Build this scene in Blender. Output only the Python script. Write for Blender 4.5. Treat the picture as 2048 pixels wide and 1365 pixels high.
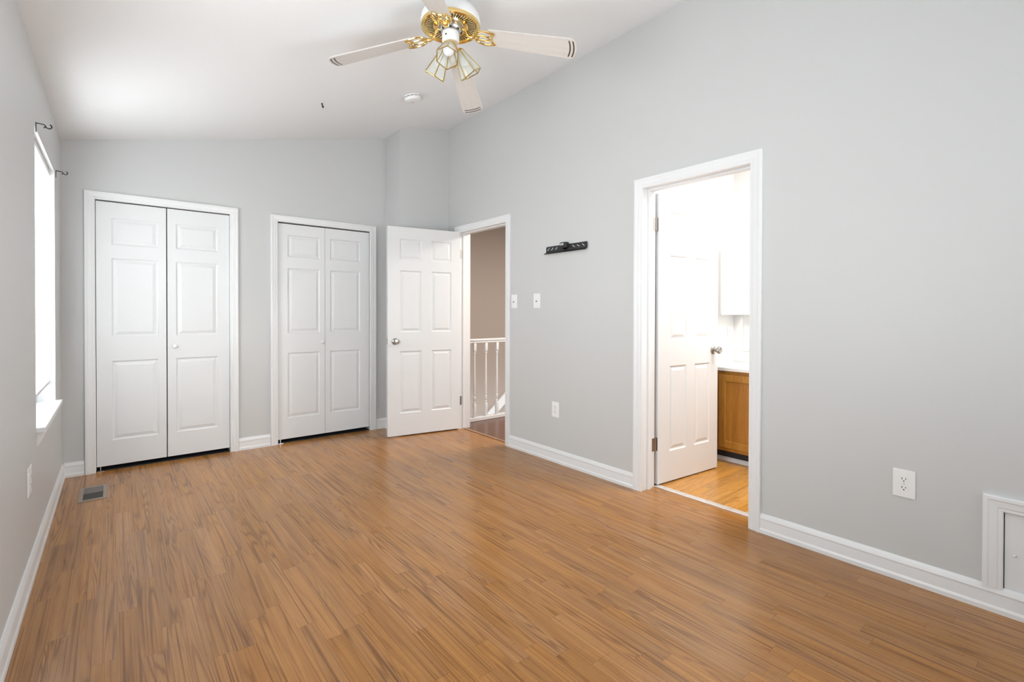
import bpy, bmesh, math, random
from mathutils import Vector, Matrix
from math import sin, cos, pi, radians, atan, tan

for o in list(bpy.data.objects):
    bpy.data.objects.remove(o)
SC = bpy.context.scene
COL = SC.collection
random.seed(7)

# ------------------------------------------------------------------ camera
CAM_H = 1.1985
F_PX, SHIFT_PX, YAW, PITCH, ROLL = 974.56, 47.9147, 0.6835, -0.0079, 0.0023
fwd = Vector((sin(YAW)*cos(PITCH), cos(YAW)*cos(PITCH), sin(PITCH)))
rgt0 = Vector((cos(YAW), -sin(YAW), 0))
up0 = rgt0.cross(fwd)
rgt = cos(ROLL)*rgt0 + sin(ROLL)*up0
up = cos(ROLL)*up0 - sin(ROLL)*rgt0
cd = bpy.data.cameras.new('camera')
cam = bpy.data.objects.new('camera', cd)
COL.objects.link(cam)
cam.matrix_world = Matrix(((rgt.x, up.x, -fwd.x, 0), (rgt.y, up.y, -fwd.y, 0), (rgt.z, up.z, -fwd.z, CAM_H), (0, 0, 0, 1)))
cd.sensor_width = 36
cd.lens = F_PX/2048*36
cd.shift_y = -SHIFT_PX/2048
cd.clip_start = 0.02
SC.camera = cam

# ------------------------------------------------------------------ world, lights, exposure
W = bpy.data.worlds.new('world'); SC.world = W
W.use_nodes = True
W.node_tree.nodes['Background'].inputs[0].default_value = (0.93, 0.97, 1.0, 1)
W.node_tree.nodes['Background'].inputs[1].default_value = 2.2
SC.view_settings.view_transform = 'Standard'
SC.view_settings.look = 'None'
SC.view_settings.gamma = 1
SC.view_settings.exposure = 0.0
SC.view_settings.use_curve_mapping = False


def area(name, loc, target, sx, sy, power, color=(1, 1, 1), spread=pi):
    l = bpy.data.lights.new(name, 'AREA')
    l.shape = 'RECTANGLE'; l.size = sx; l.size_y = sy
    l.energy = power; l.color = color; l.spread = spread
    o = bpy.data.objects.new(name, l); COL.objects.link(o)
    o.location = loc
    d = Vector(target) - Vector(loc)
    o.rotation_euler = d.to_track_quat('-Z', 'Y').to_euler()
    return o


# daylight outside each left window, added fill at the front, and the ceiling lights of bathroom and hall
area('daylight_window', (-0.62, 3.8, 1.45), (1, 3.8, 1.50), 1.3, 1.6, 98, (0.92, 0.967, 1.0))
area('daylight_side_window', (-0.50, 1.35, 1.36), (1, 1.95, 1.90), 1.4, 1.5, 47, (0.925, 0.97, 1.0), radians(138))
area('front_fill_light', (2.15, -1.02, 1.45), (-0.3, 1.9, 2.20), 1.3, 1.5, 48, (0.925, 0.97, 1.0), radians(125))  # added lamp, brightens the back and left walls
area('bathroom_light', (3.55, 0.85, 2.70), (3.60, 1.0, 0), 0.9, 0.9, 42, (1.0, 0.965, 0.93), radians(165))
area('hall_light', (3.9, 3.3, 2.40), (3.9, 3.3, 0), 0.5, 0.5, 60, (1.0, 0.92, 0.84))

# ------------------------------------------------------------------ room numbers
L, R, D = -0.300, 2.7475, 4.771          # left wall, right wall, back wall
FRONT = -0.75
HL0, HR0 = 2.4396, 3.1418                # ceiling height at x=-0.291 and x=R
SL = (HR0-HL0)/(R+0.291)
ALPHA = atan(SL)
WR2 = 2.888                              # far face of the right wall


def ceil_z(x):
    return HL0 + SL*(x+0.291)


# ------------------------------------------------------------------ materials
def mat(name, color, rough=0.5, metal=0.0, spec=0.5, bump=0.0, bscale=200, **kw):
    m = bpy.data.materials.new(name); m.use_nodes = True
    nt = m.node_tree; b = nt.nodes['Principled BSDF']
    b.inputs['Base Color'].default_value = (*color, 1)
    b.inputs['Roughness'].default_value = rough
    b.inputs['Metallic'].default_value = metal
    b.inputs['Specular IOR Level'].default_value = spec
    for k, v in kw.items():
        b.inputs[k.replace('_', ' ')].default_value = v
    n = nt.nodes.new('ShaderNodeTexNoise')
    tc = nt.nodes.new('ShaderNodeTexCoord')
    nt.links.new(tc.outputs['Object'], n.inputs['Vector'])
    n.inputs['Scale'].default_value = bscale
    n.inputs['Detail'].default_value = 3
    if bump:
        bp = nt.nodes.new('ShaderNodeBump')
        bp.inputs['Strength'].default_value = bump
        bp.inputs['Distance'].default_value = 0.002
        nt.links.new(n.outputs['Fac'], bp.inputs['Height'])
        nt.links.new(bp.outputs['Normal'], b.inputs['Normal'])
    else:
        mr = nt.nodes.new('ShaderNodeMapRange')
        mr.inputs['To Min'].default_value = max(0.0, rough-0.03)
        mr.inputs['To Max'].default_value = min(1.0, rough+0.03)
        nt.links.new(n.outputs['Fac'], mr.inputs['Value'])
        nt.links.new(mr.outputs['Result'], b.inputs['Roughness'])
    return m


M = {}
M['wall'] = mat('grey_wall_paint', (0.60, 0.602, 0.597), 0.45, spec=0.35, bump=0.08, bscale=160)
M['ceiling'] = mat('ceiling_paint', (0.85, 0.855, 0.86), 0.8, spec=0.2, bump=0.08, bscale=120)
M['trim'] = mat('white_trim_paint', (0.80, 0.805, 0.81), 0.35, bump=0.03, bscale=60)
M['door'] = mat('white_door_paint', (0.765, 0.77, 0.775), 0.38, bump=0.04, bscale=150)
M['bathwall'] = mat('bathroom_wall_paint', (0.85, 0.85, 0.84), 0.5, bump=0.05)
M['hallwall'] = mat('taupe_wall_paint', (0.43, 0.365, 0.32), 0.55, bump=0.06)
M['dark'] = mat('recess_dark', (0.03, 0.03, 0.035), 0.8)  # near-black colour, paints the shade inside closets and behind gaps
M['plastic'] = mat('white_plastic', (0.86, 0.86, 0.85), 0.3)
M['slot'] = mat('dark_slot', (0.02, 0.02, 0.02), 0.6)
M['nickel'] = mat('brushed_nickel', (0.42, 0.40, 0.37), 0.28, metal=1)
M['steel'] = mat('hinge_steel', (0.40, 0.385, 0.36), 0.35, metal=1)
M['chrome'] = mat('chrome', (0.7, 0.7, 0.7), 0.12, metal=1)
M['brass'] = mat('polished_brass', (0.90, 0.67, 0.28), 0.16, metal=1)
M['zinc'] = mat('zinc_plate', (0.62, 0.63, 0.65), 0.3, metal=1)
M['black'] = mat('black_powdercoat', (0.018, 0.018, 0.02), 0.4)
M['bronze'] = mat('dark_bracket', (0.06, 0.058, 0.055), 0.35, metal=0.6)
M['fanwhite'] = mat('fan_housing_white', (0.78, 0.78, 0.78), 0.3)
M['bulb'] = mat('frosted_bulb', (0.9, 0.9, 0.92), 0.15, Transmission_Weight=0.15)
M['ventframe'] = mat('vent_taupe_metal', (0.31, 0.245, 0.195), 0.45)
M['ventslat'] = mat('vent_slat_metal', (0.21, 0.18, 0.165), 0.45)
M['came'] = mat('brass_came', (0.62, 0.47, 0.16), 0.25, metal=1)
M['mirror'] = mat('mirror_glass', (0.92, 0.93, 0.93), 0.02, metal=1)
M['counter'] = mat('white_cultured_marble', (0.86, 0.855, 0.85), 0.15)
M['alu'] = mat('aluminium_strip', (0.78, 0.76, 0.74), 0.35, metal=0.5)


def thin_glass(name, tint, gloss=0.08, frost=0.0):
    m = bpy.data.materials.new(name); m.use_nodes = True
    nt = m.node_tree; nt.nodes.clear()
    out = nt.nodes.new('ShaderNodeOutputMaterial')
    t = nt.nodes.new('ShaderNodeBsdfTransparent'); t.inputs[0].default_value = (*tint, 1)
    g = nt.nodes.new('ShaderNodeBsdfGlossy'); g.inputs['Roughness'].default_value = 0.03
    mx = nt.nodes.new('ShaderNodeMixShader'); mx.inputs[0].default_value = gloss
    nt.links.new(t.outputs[0], mx.inputs[1]); nt.links.new(g.outputs[0], mx.inputs[2])
    last = mx
    if frost:
        d = nt.nodes.new('ShaderNodeBsdfDiffuse'); d.inputs[0].default_value = (0.93, 0.95, 0.94, 1)
        tl = nt.nodes.new('ShaderNodeBsdfTranslucent'); tl.inputs[0].default_value = (0.93, 0.95, 0.94, 1)
        m1 = nt.nodes.new('ShaderNodeMixShader'); m1.inputs[0].default_value = 0.5
        nt.links.new(d.outputs[0], m1.inputs[1]); nt.links.new(tl.outputs[0], m1.inputs[2])
        m2 = nt.nodes.new('ShaderNodeMixShader'); m2.inputs[0].default_value = frost
        nt.links.new(mx.outputs[0], m2.inputs[1]); nt.links.new(m1.outputs[0], m2.inputs[2])
        last = m2
    nt.links.new(last.outputs[0], out.inputs[0])
    return m


M['glass'] = thin_glass('window_glass', (0.97, 0.98, 0.98), 0.06)
M['shade'] = thin_glass('shade_glass', (0.90, 0.92, 0.91), 0.10, 0.38)


def translucent(name, col, fac):
    m = bpy.data.materials.new(name); m.use_nodes = True
    nt = m.node_tree; nt.nodes.clear()
    out = nt.nodes.new('ShaderNodeOutputMaterial')
    d = nt.nodes.new('ShaderNodeBsdfPrincipled'); d.inputs['Base Color'].default_value = (*col, 1)
    d.inputs['Roughness'].default_value = 0.4
    t = nt.nodes.new('ShaderNodeBsdfTranslucent'); t.inputs[0].default_value = (*col, 1)
    mx = nt.nodes.new('ShaderNodeMixShader'); mx.inputs[0].default_value = fac
    nt.links.new(d.outputs[0], mx.inputs[1]); nt.links.new(t.outputs[0], mx.inputs[2])
    nt.links.new(mx.outputs[0], out.inputs[0])
    return m


M['blind'] = translucent('white_vinyl_slat', (0.90, 0.90, 0.89), 0.55)


class NT:
    """small helper for building node graphs"""
    def __init__(s, m):
        s.nt = m.node_tree

    def n(s, t, **kw):
        x = s.nt.nodes.new(t)
        for k, v in kw.items():
            setattr(x, k, v)
        return x

    def l(s, a, b):
        s.nt.links.new(a, b)

    def val(s, inp, v):
        if isinstance(v, (int, float)):
            inp.default_value = v
        else:
            s.l(v, inp)

    def m(s, op, a, b=0.0, c=0.0):
        x = s.n('ShaderNodeMath', operation=op)
        s.val(x.inputs[0], a); s.val(x.inputs[1], b); s.val(x.inputs[2], c)
        return x.outputs[0]

    def comb(s, x, y, z):
        c = s.n('ShaderNodeCombineXYZ')
        s.val(c.inputs[0], x); s.val(c.inputs[1], y); s.val(c.inputs[2], z)
        return c.outputs[0]

    def white(s, v):
        w = s.n('ShaderNodeTexWhiteNoise', noise_dimensions='3D')
        s.l(v, w.inputs['Vector'])
        return w.outputs['Value']

    def noise(s, v, scale=1.0, detail=3.0, rough=0.5, dist=0.0):
        w = s.n('ShaderNodeTexNoise')
        s.l(v, w.inputs['Vector'])
        w.inputs['Scale'].default_value = scale; w.inputs['Detail'].default_value = detail
        w.inputs['Roughness'].default_value = rough; w.inputs['Distortion'].default_value = dist
        return w.outputs['Fac']

    def mix(s, f, a, b, mode='MIX'):
        x = s.n('ShaderNodeMix', data_type='RGBA', blend_type=mode)
        s.val(x.inputs['Factor'], f)
        for i, v in ((6, a), (7, b)):
            if isinstance(v, tuple):
                x.inputs[i].default_value = (*v, 1)
            else:
                s.l(v, x.inputs[i])
        return x.outputs[2]

    def rng(s, v, a, b, c=0.0, d=1.0):
        x = s.n('ShaderNodeMapRange')
        s.val(x.inputs['Value'], v)
        for k, q in (('From Min', a), ('From Max', b), ('To Min', c), ('To Max', d)):
            x.inputs[k].default_value = q
        return x.outputs['Result']


def plank_mat(name, light, mid, dark, along='Y', strip=0.066, length=0.62, rough=0.26, seam=0.35, grain=1.0):
    m = bpy.data.materials.new(name); m.use_nodes = True
    g = NT(m); b = g.nt.nodes['Principled BSDF']
    tc = g.n('ShaderNodeTexCoord'); sp = g.n('ShaderNodeSeparateXYZ')
    g.l(tc.outputs['Object'], sp.inputs[0])
    u, v = (sp.outputs[0], sp.outputs[1]) if along == 'Y' else (sp.outputs[1], sp.outputs[0])
    ru = g.m('DIVIDE', u, strip)
    row = g.m('FLOOR', ru)
    off = g.m('MULTIPLY', g.white(g.comb(row, 3.3, 0.0)), 7.0)
    rv = g.m('DIVIDE', g.m('ADD', v, off), length)
    colm = g.m('FLOOR', rv)
    idv = g.white(g.comb(row, colm, 1.7))
    id2 = g.white(g.comb(row, colm, 9.1))
    # long grain, contour lines of a stretched noise give the cathedral figure
    base = g.comb(g.m('MULTIPLY', u, 12.0), g.m('MULTIPLY', v, 0.5), g.m('MULTIPLY', idv, 60.0))
    n1 = g.noise(base, 1.0, 2.5, 0.45, 0.35)
    rings = g.m('SINE', g.m('MULTIPLY', n1, 120.0))
    rings = g.m('POWER', g.rng(rings, -1, 1), 2.5)
    msk = g.noise(g.comb(g.m('MULTIPLY', u, 20.0), g.m('MULTIPLY', v, 1.6), g.m('MULTIPLY', id2, 40.0)), 1.0, 2.0)
    rings = g.m('MULTIPLY', rings, g.rng(msk, 0.38, 0.62))
    streak = g.noise(g.comb(g.m('MULTIPLY', u, 60.0), g.m('MULTIPLY', v, 1.3), g.m('MULTIPLY', idv, 30.0)), 1.0, 4.0, 0.6)
    fine = g.noise(g.comb(g.m('MULTIPLY', u, 330.0), g.m('MULTIPLY', v, 7.0), g.m('MULTIPLY', idv, 30.0)), 1.0, 3.0, 0.6)
    fleck = g.noise(g.comb(g.m('MULTIPLY', u, 22.0), g.m('MULTIPLY', v, 130.0), idv), 1.0, 2.0)
    lines = g.noise(g.comb(g.m('MULTIPLY', u, 150.0), g.m('MULTIPLY', v, 0.8), g.m('MULTIPLY', id2, 55.0)), 1.0, 2.0, 0.5)
    # colour
    c = g.mix(g.rng(streak, 0.30, 0.70), mid, light)
    tone = g.rng(idv, 0, 1, 0.91, 1.07)
    c = g.mix(g.m('MULTIPLY', rings, 0.62*grain), c, dark)
    c = g.mix(g.m('MULTIPLY', g.rng(lines, 0.54, 0.70), 0.70*grain), c, dark)
    c = g.mix(g.m('MULTIPLY', g.rng(fine, 0.52, 0.75), 0.25*grain), c, dark)
    c = g.mix(g.m('MULTIPLY', g.rng(fleck, 0.60, 0.72), 0.16*grain), c, dark)
    hs = g.n('ShaderNodeHueSaturation')
    g.l(c, hs.inputs['Color']); g.l(tone, hs.inputs['Value'])
    hs.inputs['Hue'].default_value = 0.5
    g.l(g.rng(id2, 0, 1, 0.96, 1.03), hs.inputs['Saturation'])
    c = hs.outputs[0]
    # seams: strip edges faint, butt ends a little clearer
    fu = g.m('FRACT', ru); fv = g.m('FRACT', rv)
    eu = g.m('MINIMUM', fu, g.m('SUBTRACT', 1.0, fu))
    ev = g.m('MINIMUM', fv, g.m('SUBTRACT', 1.0, fv))
    su = g.m('LESS_THAN', eu, 0.010)
    sv = g.m('LESS_THAN', ev, 0.0016)
    s = g.m('MULTIPLY', g.m('MAXIMUM', g.m('MULTIPLY', su, 0.5), sv), seam)
    c = g.mix(s, c, tuple(x*0.5 for x in dark))
    g.l(c, b.inputs['Base Color'])
    g.l(g.rng(fine, 0.2, 0.8, rough-0.03, rough+0.05), b.inputs['Roughness'])
    b.inputs['Specular IOR Level'].default_value = 0.5
    bp = g.n('ShaderNodeBump'); bp.inputs['Strength'].default_value = 0.05; bp.inputs['Distance'].default_value = 0.001
    g.l(fine, bp.inputs['Height']); g.l(bp.outputs['Normal'], b.inputs['Normal'])
    return m


M['floor'] = plank_mat('laminate_floor', (0.480, 0.222, 0.064), (0.375, 0.164, 0.045), (0.135, 0.052, 0.013), 'Y', rough=0.23)
M['bathfloor'] = plank_mat('bathroom_laminate_lit', (0.66, 0.33, 0.075), (0.55, 0.255, 0.05), (0.30, 0.12, 0.025), 'X')  # bedroom laminate made oranger and paler, strong warm light put into the colour
M['hallfloor'] = plank_mat('hall_hardwood', (0.185, 0.075, 0.036), (0.125, 0.048, 0.022), (0.05, 0.018, 0.009), 'X', strip=0.085, length=0.9, rough=0.2)


def oak_mat(name, light, mid, dark):
    m = bpy.data.materials.new(name); m.use_nodes = True
    g = NT(m); b = g.nt.nodes['Principled BSDF']
    tc = g.n('ShaderNodeTexCoord'); sp = g.n('ShaderNodeSeparateXYZ')
    g.l(tc.outputs['Object'], sp.inputs[0])
    n1 = g.noise(g.comb(g.m('MULTIPLY', sp.outputs[0], 22.0), g.m('MULTIPLY', sp.outputs[1], 22.0), g.m('MULTIPLY', sp.outputs[2], 2.2)), 1.0, 3, 0.5, 0.5)
    n2 = g.noise(g.comb(g.m('MULTIPLY', sp.outputs[0], 200.0), g.m('MULTIPLY', sp.outputs[1], 200.0), g.m('MULTIPLY', sp.outputs[2], 8.0)), 1.0, 3)
    c = g.mix(g.rng(n1, 0.35, 0.65), mid, light)
    c = g.mix(g.m('MULTIPLY', g.rng(n2, 0.5, 0.7), 0.5), c, dark)
    g.l(c, b.inputs['Base Color'])
    b.inputs['Roughness'].default_value = 0.35
    return m


M['oak'] = oak_mat('honey_oak', (0.46, 0.205, 0.030), (0.37, 0.148, 0.018), (0.20, 0.070, 0.009))
M['oakframe'] = oak_mat('honey_oak_frame', (0.48, 0.225, 0.034), (0.39, 0.165, 0.022), (0.22, 0.080, 0.010))
M['threshold_wood'] = oak_mat('threshold_wood', (0.36, 0.21, 0.13), (0.30, 0.17, 0.10), (0.2, 0.1, 0.05))


def blade_mat():
    m = bpy.data.materials.new('fan_blade_cream'); m.use_nodes = True
    g = NT(m); b = g.nt.nodes['Principled BSDF']
    tc = g.n('ShaderNodeTexCoord'); sp = g.n('ShaderNodeSeparateXYZ')
    g.l(tc.outputs['Object'], sp.inputs[0])
    x, y = sp.outputs[0], sp.outputs[1]
    d = g.m('ADD', x, g.m('MULTIPLY', g.m('MULTIPLY', y, y), 3.2))
    b1 = g.m('LESS_THAN', g.m('ABSOLUTE', g.m('SUBTRACT', d, 0.646)), 0.0036)
    b2 = g.m('LESS_THAN', g.m('ABSOLUTE', g.m('SUBTRACT', d, 0.627)), 0.0036)
    k = g.m('MULTIPLY', g.m('MAXIMUM', b1, b2), g.m('LESS_THAN', g.m('ABSOLUTE', y), 0.052))
    n = g.noise(g.comb(g.m('MULTIPLY', x, 4.0), g.m('MULTIPLY', y, 90.0), 0.0), 1.0, 3)
    c = g.mix(g.rng(n, 0.3, 0.7), (0.575, 0.537, 0.505), (0.62, 0.582, 0.548))
    c = g.mix(k, c, (0.05, 0.036, 0.022))
    g.l(c, b.inputs['Base Color'])
    b.inputs['Roughness'].default_value = 0.4
    return m


M['blade'] = blade_mat()


# ------------------------------------------------------------------ mesh helpers
def obj(name, bm, m, parent=None, smooth=False, loc=None):
    bmesh.ops.remove_doubles(bm, verts=bm.verts[:], dist=1e-6)
    bmesh.ops.recalc_face_normals(bm, faces=bm.faces[:])
    me = bpy.data.meshes.new(name)
    bm.to_mesh(me); bm.free()
    if m is not None:
        me.materials.append(m)
    if smooth:
        me.set_sharp_from_angle(angle=radians(38))
        for p in me.polygons:
            p.use_smooth = True
    o = bpy.data.objects.new(name, me)
    COL.objects.link(o)
    if parent is not None:
        o.parent = parent
    if loc:
        o.location = loc
    return o


def empty(name, loc):
    o = bpy.data.objects.new(name, None); COL.objects.link(o)
    o.empty_display_size = 0.05
    o.location = loc
    return o


def tag(o, label=None, cat=None, group=None, kind=None):
    if label: o['label'] = label
    if cat: o['category'] = cat
    if group: o['group'] = group
    if kind: o['kind'] = kind
    return o


def struct(o, label, cat):
    return tag(o, label, cat, None, 'structure')


def box(bm, x0, x1, y0, y1, z0, z1, bev=0.0, seg=2, mtx=None):
    vs = [bm.verts.new((x, y, z)) for x in (x0, x1) for y in (y0, y1) for z in (z0, z1)]
    fs = [bm.faces.new([vs[i] for i in q]) for q in ((0, 1, 3, 2), (4, 6, 7, 5), (0, 4, 5, 1), (2, 3, 7, 6), (0, 2, 6, 4), (1, 5, 7, 3))]
    geom_v = list(vs)
    if bev:
        es = list({e for f in fs for e in f.edges})
        r = bmesh.ops.bevel(bm, geom=es, offset=bev, segments=seg, affect='EDGES', profile=0.5)
        geom_v = list({v for f in r['faces'] for v in f.verts})
    if mtx is not None:
        bmesh.ops.transform(bm, matrix=mtx, verts=[v for v in geom_v if v.is_valid])
    return bm


def newbox(*a, **k):
    return box(bmesh.new(), *a, **k)


def lathe(bm, prof, segs=40, mtx=None, cap=True):
    """prof: list of (r, z); revolve about local z"""
    rings = []
    for r, z in prof:
        if r < 1e-6:
            rings.append([bm.verts.new((0, 0, z))])
        else:
            rings.append([bm.verts.new((r*cos(2*pi*k/segs), r*sin(2*pi*k/segs), z)) for k in range(segs)])
    for a, b in zip(rings, rings[1:]):
        for k in range(segs):
            k2 = (k+1) % segs
            if len(a) == 1 and len(b) == 1:
                continue
            if len(a) == 1:
                bm.faces.new((a[0], b[k], b[k2]))
            elif len(b) == 1:
                bm.faces.new((a[k], b[0], a[k2]))
            else:
                bm.faces.new((a[k], b[k], b[k2], a[k2]))
    if cap:
        for rg in (rings[0], rings[-1]):
            if len(rg) > 1:
                bm.faces.new(rg)
    vs = [v for rg in rings for v in rg]
    if mtx is not None:
        bmesh.ops.transform(bm, matrix=mtx, verts=vs)
    return bm


def tube(bm, pts, r, segs=8, closed=False):
    pts = [Vector(p) for p in pts]
    n = len(pts)
    rings = []
    prev = None
    for i, p in enumerate(pts):
        a = pts[i-1] if (i > 0 or closed) else p
        b = pts[(i+1) % n] if (i < n-1 or closed) else p
        t = (b-a)
        t = t.normalized() if t.length > 1e-9 else Vector((0, 0, 1))
        if prev is None:
            ref = Vector((0, 0, 1)) if abs(t.z) < 0.9 else Vector((1, 0, 0))
            nrm = t.cross(ref).normalized()
        else:
            nrm = (prev - t*prev.dot(t)).normalized()
        prev = nrm
        bn = t.cross(nrm)
        rr = r[i] if isinstance(r, (list, tuple)) else r
        rings.append([bm.verts.new(p + rr*(cos(2*pi*k/segs)*nrm + sin(2*pi*k/segs)*bn)) for k in range(segs)])
    m = n if closed else n-1
    for i in range(m):
        a, b = rings[i], rings[(i+1) % n]
        for k in range(segs):
            bm.faces.new((a[k], b[k], b[(k+1) % segs], a[(k+1) % segs]))
    if not closed:
        bm.faces.new(rings[0]); bm.faces.new(rings[-1])
    return bm


def smooth_path(ctrl, per=8, closed=False):
    P = [Vector(c) for c in ctrl]; n = len(P); out = []
    rngn = n if closed else n-1
    for i in range(rngn):
        p0 = P[i-1] if (i > 0 or closed) else P[i]
        p1, p2 = P[i], P[(i+1) % n]
        p3 = P[(i+2) % n] if (i+2 < n or closed) else p2
        for k in range(per):
            t = k/per
            out.append(0.5*((2*p1) + (p2-p0)*t + (2*p0-5*p1+4*p2-p3)*t*t + (3*p1-p0-3*p2+p3)*t**3))
    if not closed:
        out.append(P[-1])
    return out


def clip_ceiling(bm, drop=0.0):
    n = Vector((-SL, 0, 1)).normalized()
    bmesh.ops.bisect_plane(bm, geom=bm.verts[:]+bm.edges[:]+bm.faces[:], plane_co=Vector((0, 0, ceil_z(0)-drop)), plane_no=n, clear_outer=True)
    return bm


def wall_bm(u0, u1, z0, z1, t, holes, place):
    """wall slab with openings; place(u, z, depth) -> world"""
    us = sorted({u0, u1, *[h[0] for h in holes], *[h[1] for h in holes]})
    zs = sorted({z0, z1, *[h[2] for h in holes], *[h[3] for h in holes]})
    us = [u for u in us if u0 <= u <= u1]; zs = [z for z in zs if z0 <= z <= z1]

    def solid(i, j):
        if i < 0 or j < 0 or i >= len(us)-1 or j >= len(zs)-1:
            return False
        u, z = (us[i]+us[i+1])/2, (zs[j]+zs[j+1])/2
        return not any(h[0] < u < h[1] and h[2] < z < h[3] for h in holes)
    bm = bmesh.new()

    def q(*p):
        bm.faces.new([bm.verts.new(place(*c)) for c in p])
    for i in range(len(us)-1):
        for j in range(len(zs)-1):
            if not solid(i, j):
                continue
            a, b, c, d = us[i], us[i+1], zs[j], zs[j+1]
            for w in (0, t):
                q((a, c, w), (b, c, w), (b, d, w), (a, d, w))
            for di, dj, e in ((-1, 0, (a, c, a, d)), (1, 0, (b, c, b, d)), (0, -1, (a, c, b, c)), (0, 1, (a, d, b, d))):
                if not solid(i+di, j+dj):
                    q((e[0], e[1], 0), (e[2], e[3], 0), (e[2], e[3], t), (e[0], e[1], t))
    bmesh.ops.remove_doubles(bm, verts=bm.verts[:], dist=1e-5)
    return bm


CASING = [(0.0, 0.0), (0.0, 0.009), (0.004, 0.012), (0.014, 0.012), (0.018, 0.0145), (0.040, 0.0165), (0.045, 0.019), (0.057, 0.019), (0.060, 0.016), (0.060, 0.0)]


def casing_bm(u0, u1, zt, place, zb=0.0, width=0.060, closed=False, prof=CASING):
    """moulded casing round an opening; place(u, z, out) -> world"""
    bm = bmesh.new(); k = width/0.060
    lines = []
    for o, t in prof:
        o *= k
        pts = [(u0-o, zb - (o if closed else 0)), (u0-o, zt+o), (u1+o, zt+o), (u1+o, zb - (o if closed else 0))]
        lines.append([bm.verts.new(place(p[0], p[1], t)) for p in pts])
    m = 4 if closed else 3
    for a, b in zip(lines, lines[1:]):
        for i in range(m):
            bm.faces.new((a[i], a[(i+1) % 4], b[(i+1) % 4], b[i]))
    if not closed:
        bm.faces.new([l[0] for l in lines]); bm.faces.new([l[3] for l in lines])
    return bm


BASE = [(0.0, 0.0), (0.017, 0.0), (0.017, 0.018), (0.013, 0.028), (0.011, 0.072), (0.013, 0.080), (0.009, 0.094), (0.005, 0.104), (0.0, 0.105)]


def base_piece(bm, a0, a1, place):
    """baseboard run from a0 to a1; place(a, out, z)"""
    r0 = [bm.verts.new(place(a0, o, z)) for o, z in BASE]
    r1 = [bm.verts.new(place(a1, o, z)) for o, z in BASE]
    n = len(BASE)
    for i in range(n):
        bm.faces.new((r0[i], r1[i], r1[(i+1) % n], r0[(i+1) % n]))
    bm.faces.new(r0); bm.faces.new(r1)


def panel_slab(w, h, t, cols, rows):
    """moulded panel door slab: x 0..w, z 0..h, front at y=0 (facing -y), back at y=t"""
    bm = bmesh.new()
    xs = sorted({0, w, *[c for p in cols for c in p]}); zs = sorted({0, h, *[c for p in rows for c in p]})
    RING = [(0.0, 0.0), (0.005, 0.0055), (0.011, 0.0085), (0.015, 0.0085), (0.034, 0.0025), (0.037, 0.0015)]

    def q(pts):
        bm.faces.new([bm.verts.new(p) for p in pts])
    for side in (0, 1):
        def Y(d):
            return d if side == 0 else t-d
        for i in range(len(xs)-1):
            for j in range(len(zs)-1):
                a, b, c, d = xs[i], xs[i+1], zs[j], zs[j+1]
                mx, mz = (a+b)/2, (c+d)/2
                inp = any(p[0] < mx < p[1] for p in cols) and any(p[0] < mz < p[1] for p in rows)
                if not inp:
                    q([(a, Y(0), c), (b, Y(0), c), (b, Y(0), d), (a, Y(0), d)])
                else:
                    for (i0, d0), (i1, d1) in zip(RING, RING[1:]):
                        A = [(a+i0, Y(d0), c+i0), (b-i0, Y(d0), c+i0), (b-i0, Y(d0), d-i0), (a+i0, Y(d0), d-i0)]
                        B = [(a+i1, Y(d1), c+i1), (b-i1, Y(d1), c+i1), (b-i1, Y(d1), d-i1), (a+i1, Y(d1), d-i1)]
                        for k in range(4):
                            k2 = (k+1) % 4
                            q([A[k], A[k2], B[k2], B[k]])
                    i1, d1 = RING[-1]
                    q([(a+i1, Y(d1), c+i1), (b-i1, Y(d1), c+i1), (b-i1, Y(d1), d-i1), (a+i1, Y(d1), d-i1)])
    for i in range(len(xs)-1):
        for z in (0, h):
            q([(xs[i], 0, z), (xs[i+1], 0, z), (xs[i+1], t, z), (xs[i], t, z)])
    for j in range(len(zs)-1):
        for x in (0, w):
            q([(x, 0, zs[j]), (x, 0, zs[j+1]), (x, t, zs[j+1]), (x, t, zs[j])])
    bmesh.ops.remove_doubles(bm, verts=bm.verts[:], dist=1e-5)
    return bm


def axis_mtx(loc, d):
    """matrix that puts local +z along d at loc"""
    return Matrix.Translation(Vector(loc)) @ Vector(d).to_track_quat('Z', 'Y').to_matrix().to_4x4()


# ================================================================== ROOM SHELL
bm = bmesh.new()
box(bm, L-0.16, R+0.055, FRONT-0.12, D+0.7, -0.06, 0.0)
box(bm, R+0.055, WR2, FRONT-0.12, 3.0, -0.06, 0.0)
struct(obj('floor', bm, M['floor']), 'honey brown laminate plank floor of the empty bedroom', 'floor')

bm = bmesh.new()
xa, xb = L-0.16, R+0.14
vs = []
for x in (xa, xb):
    for y in (FRONT-0.12, D+0.12):
        for dz in (0.0, 0.10):
            vs.append(bm.verts.new((x, y, ceil_z(x)+dz)))
for q in ((0, 1, 3, 2), (4, 6, 7, 5), (0, 4, 5, 1), (2, 3, 7, 6), (0, 2, 6, 4), (1, 5, 7, 3)):
    bm.faces.new([vs[i] for i in q])
struct(obj('ceiling', bm, M['ceiling']), 'white sloped bedroom ceiling rising to the right', 'ceiling')

# left wall with the visible window and a second one beside the camera
W1 = (3.30, 4.30, 0.607, 2.107)
W2 = (0.75, 1.95, 0.607, 2.107)
struct(obj('wall_left', clip_ceiling(wall_bm(FRONT-0.12, D+0.12, 0, 3.3, 0.16, [W1, W2], lambda u, z, w: (L-w, u, z))), M['wall']),
       'grey painted left wall holding the white blind window', 'wall')
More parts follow.
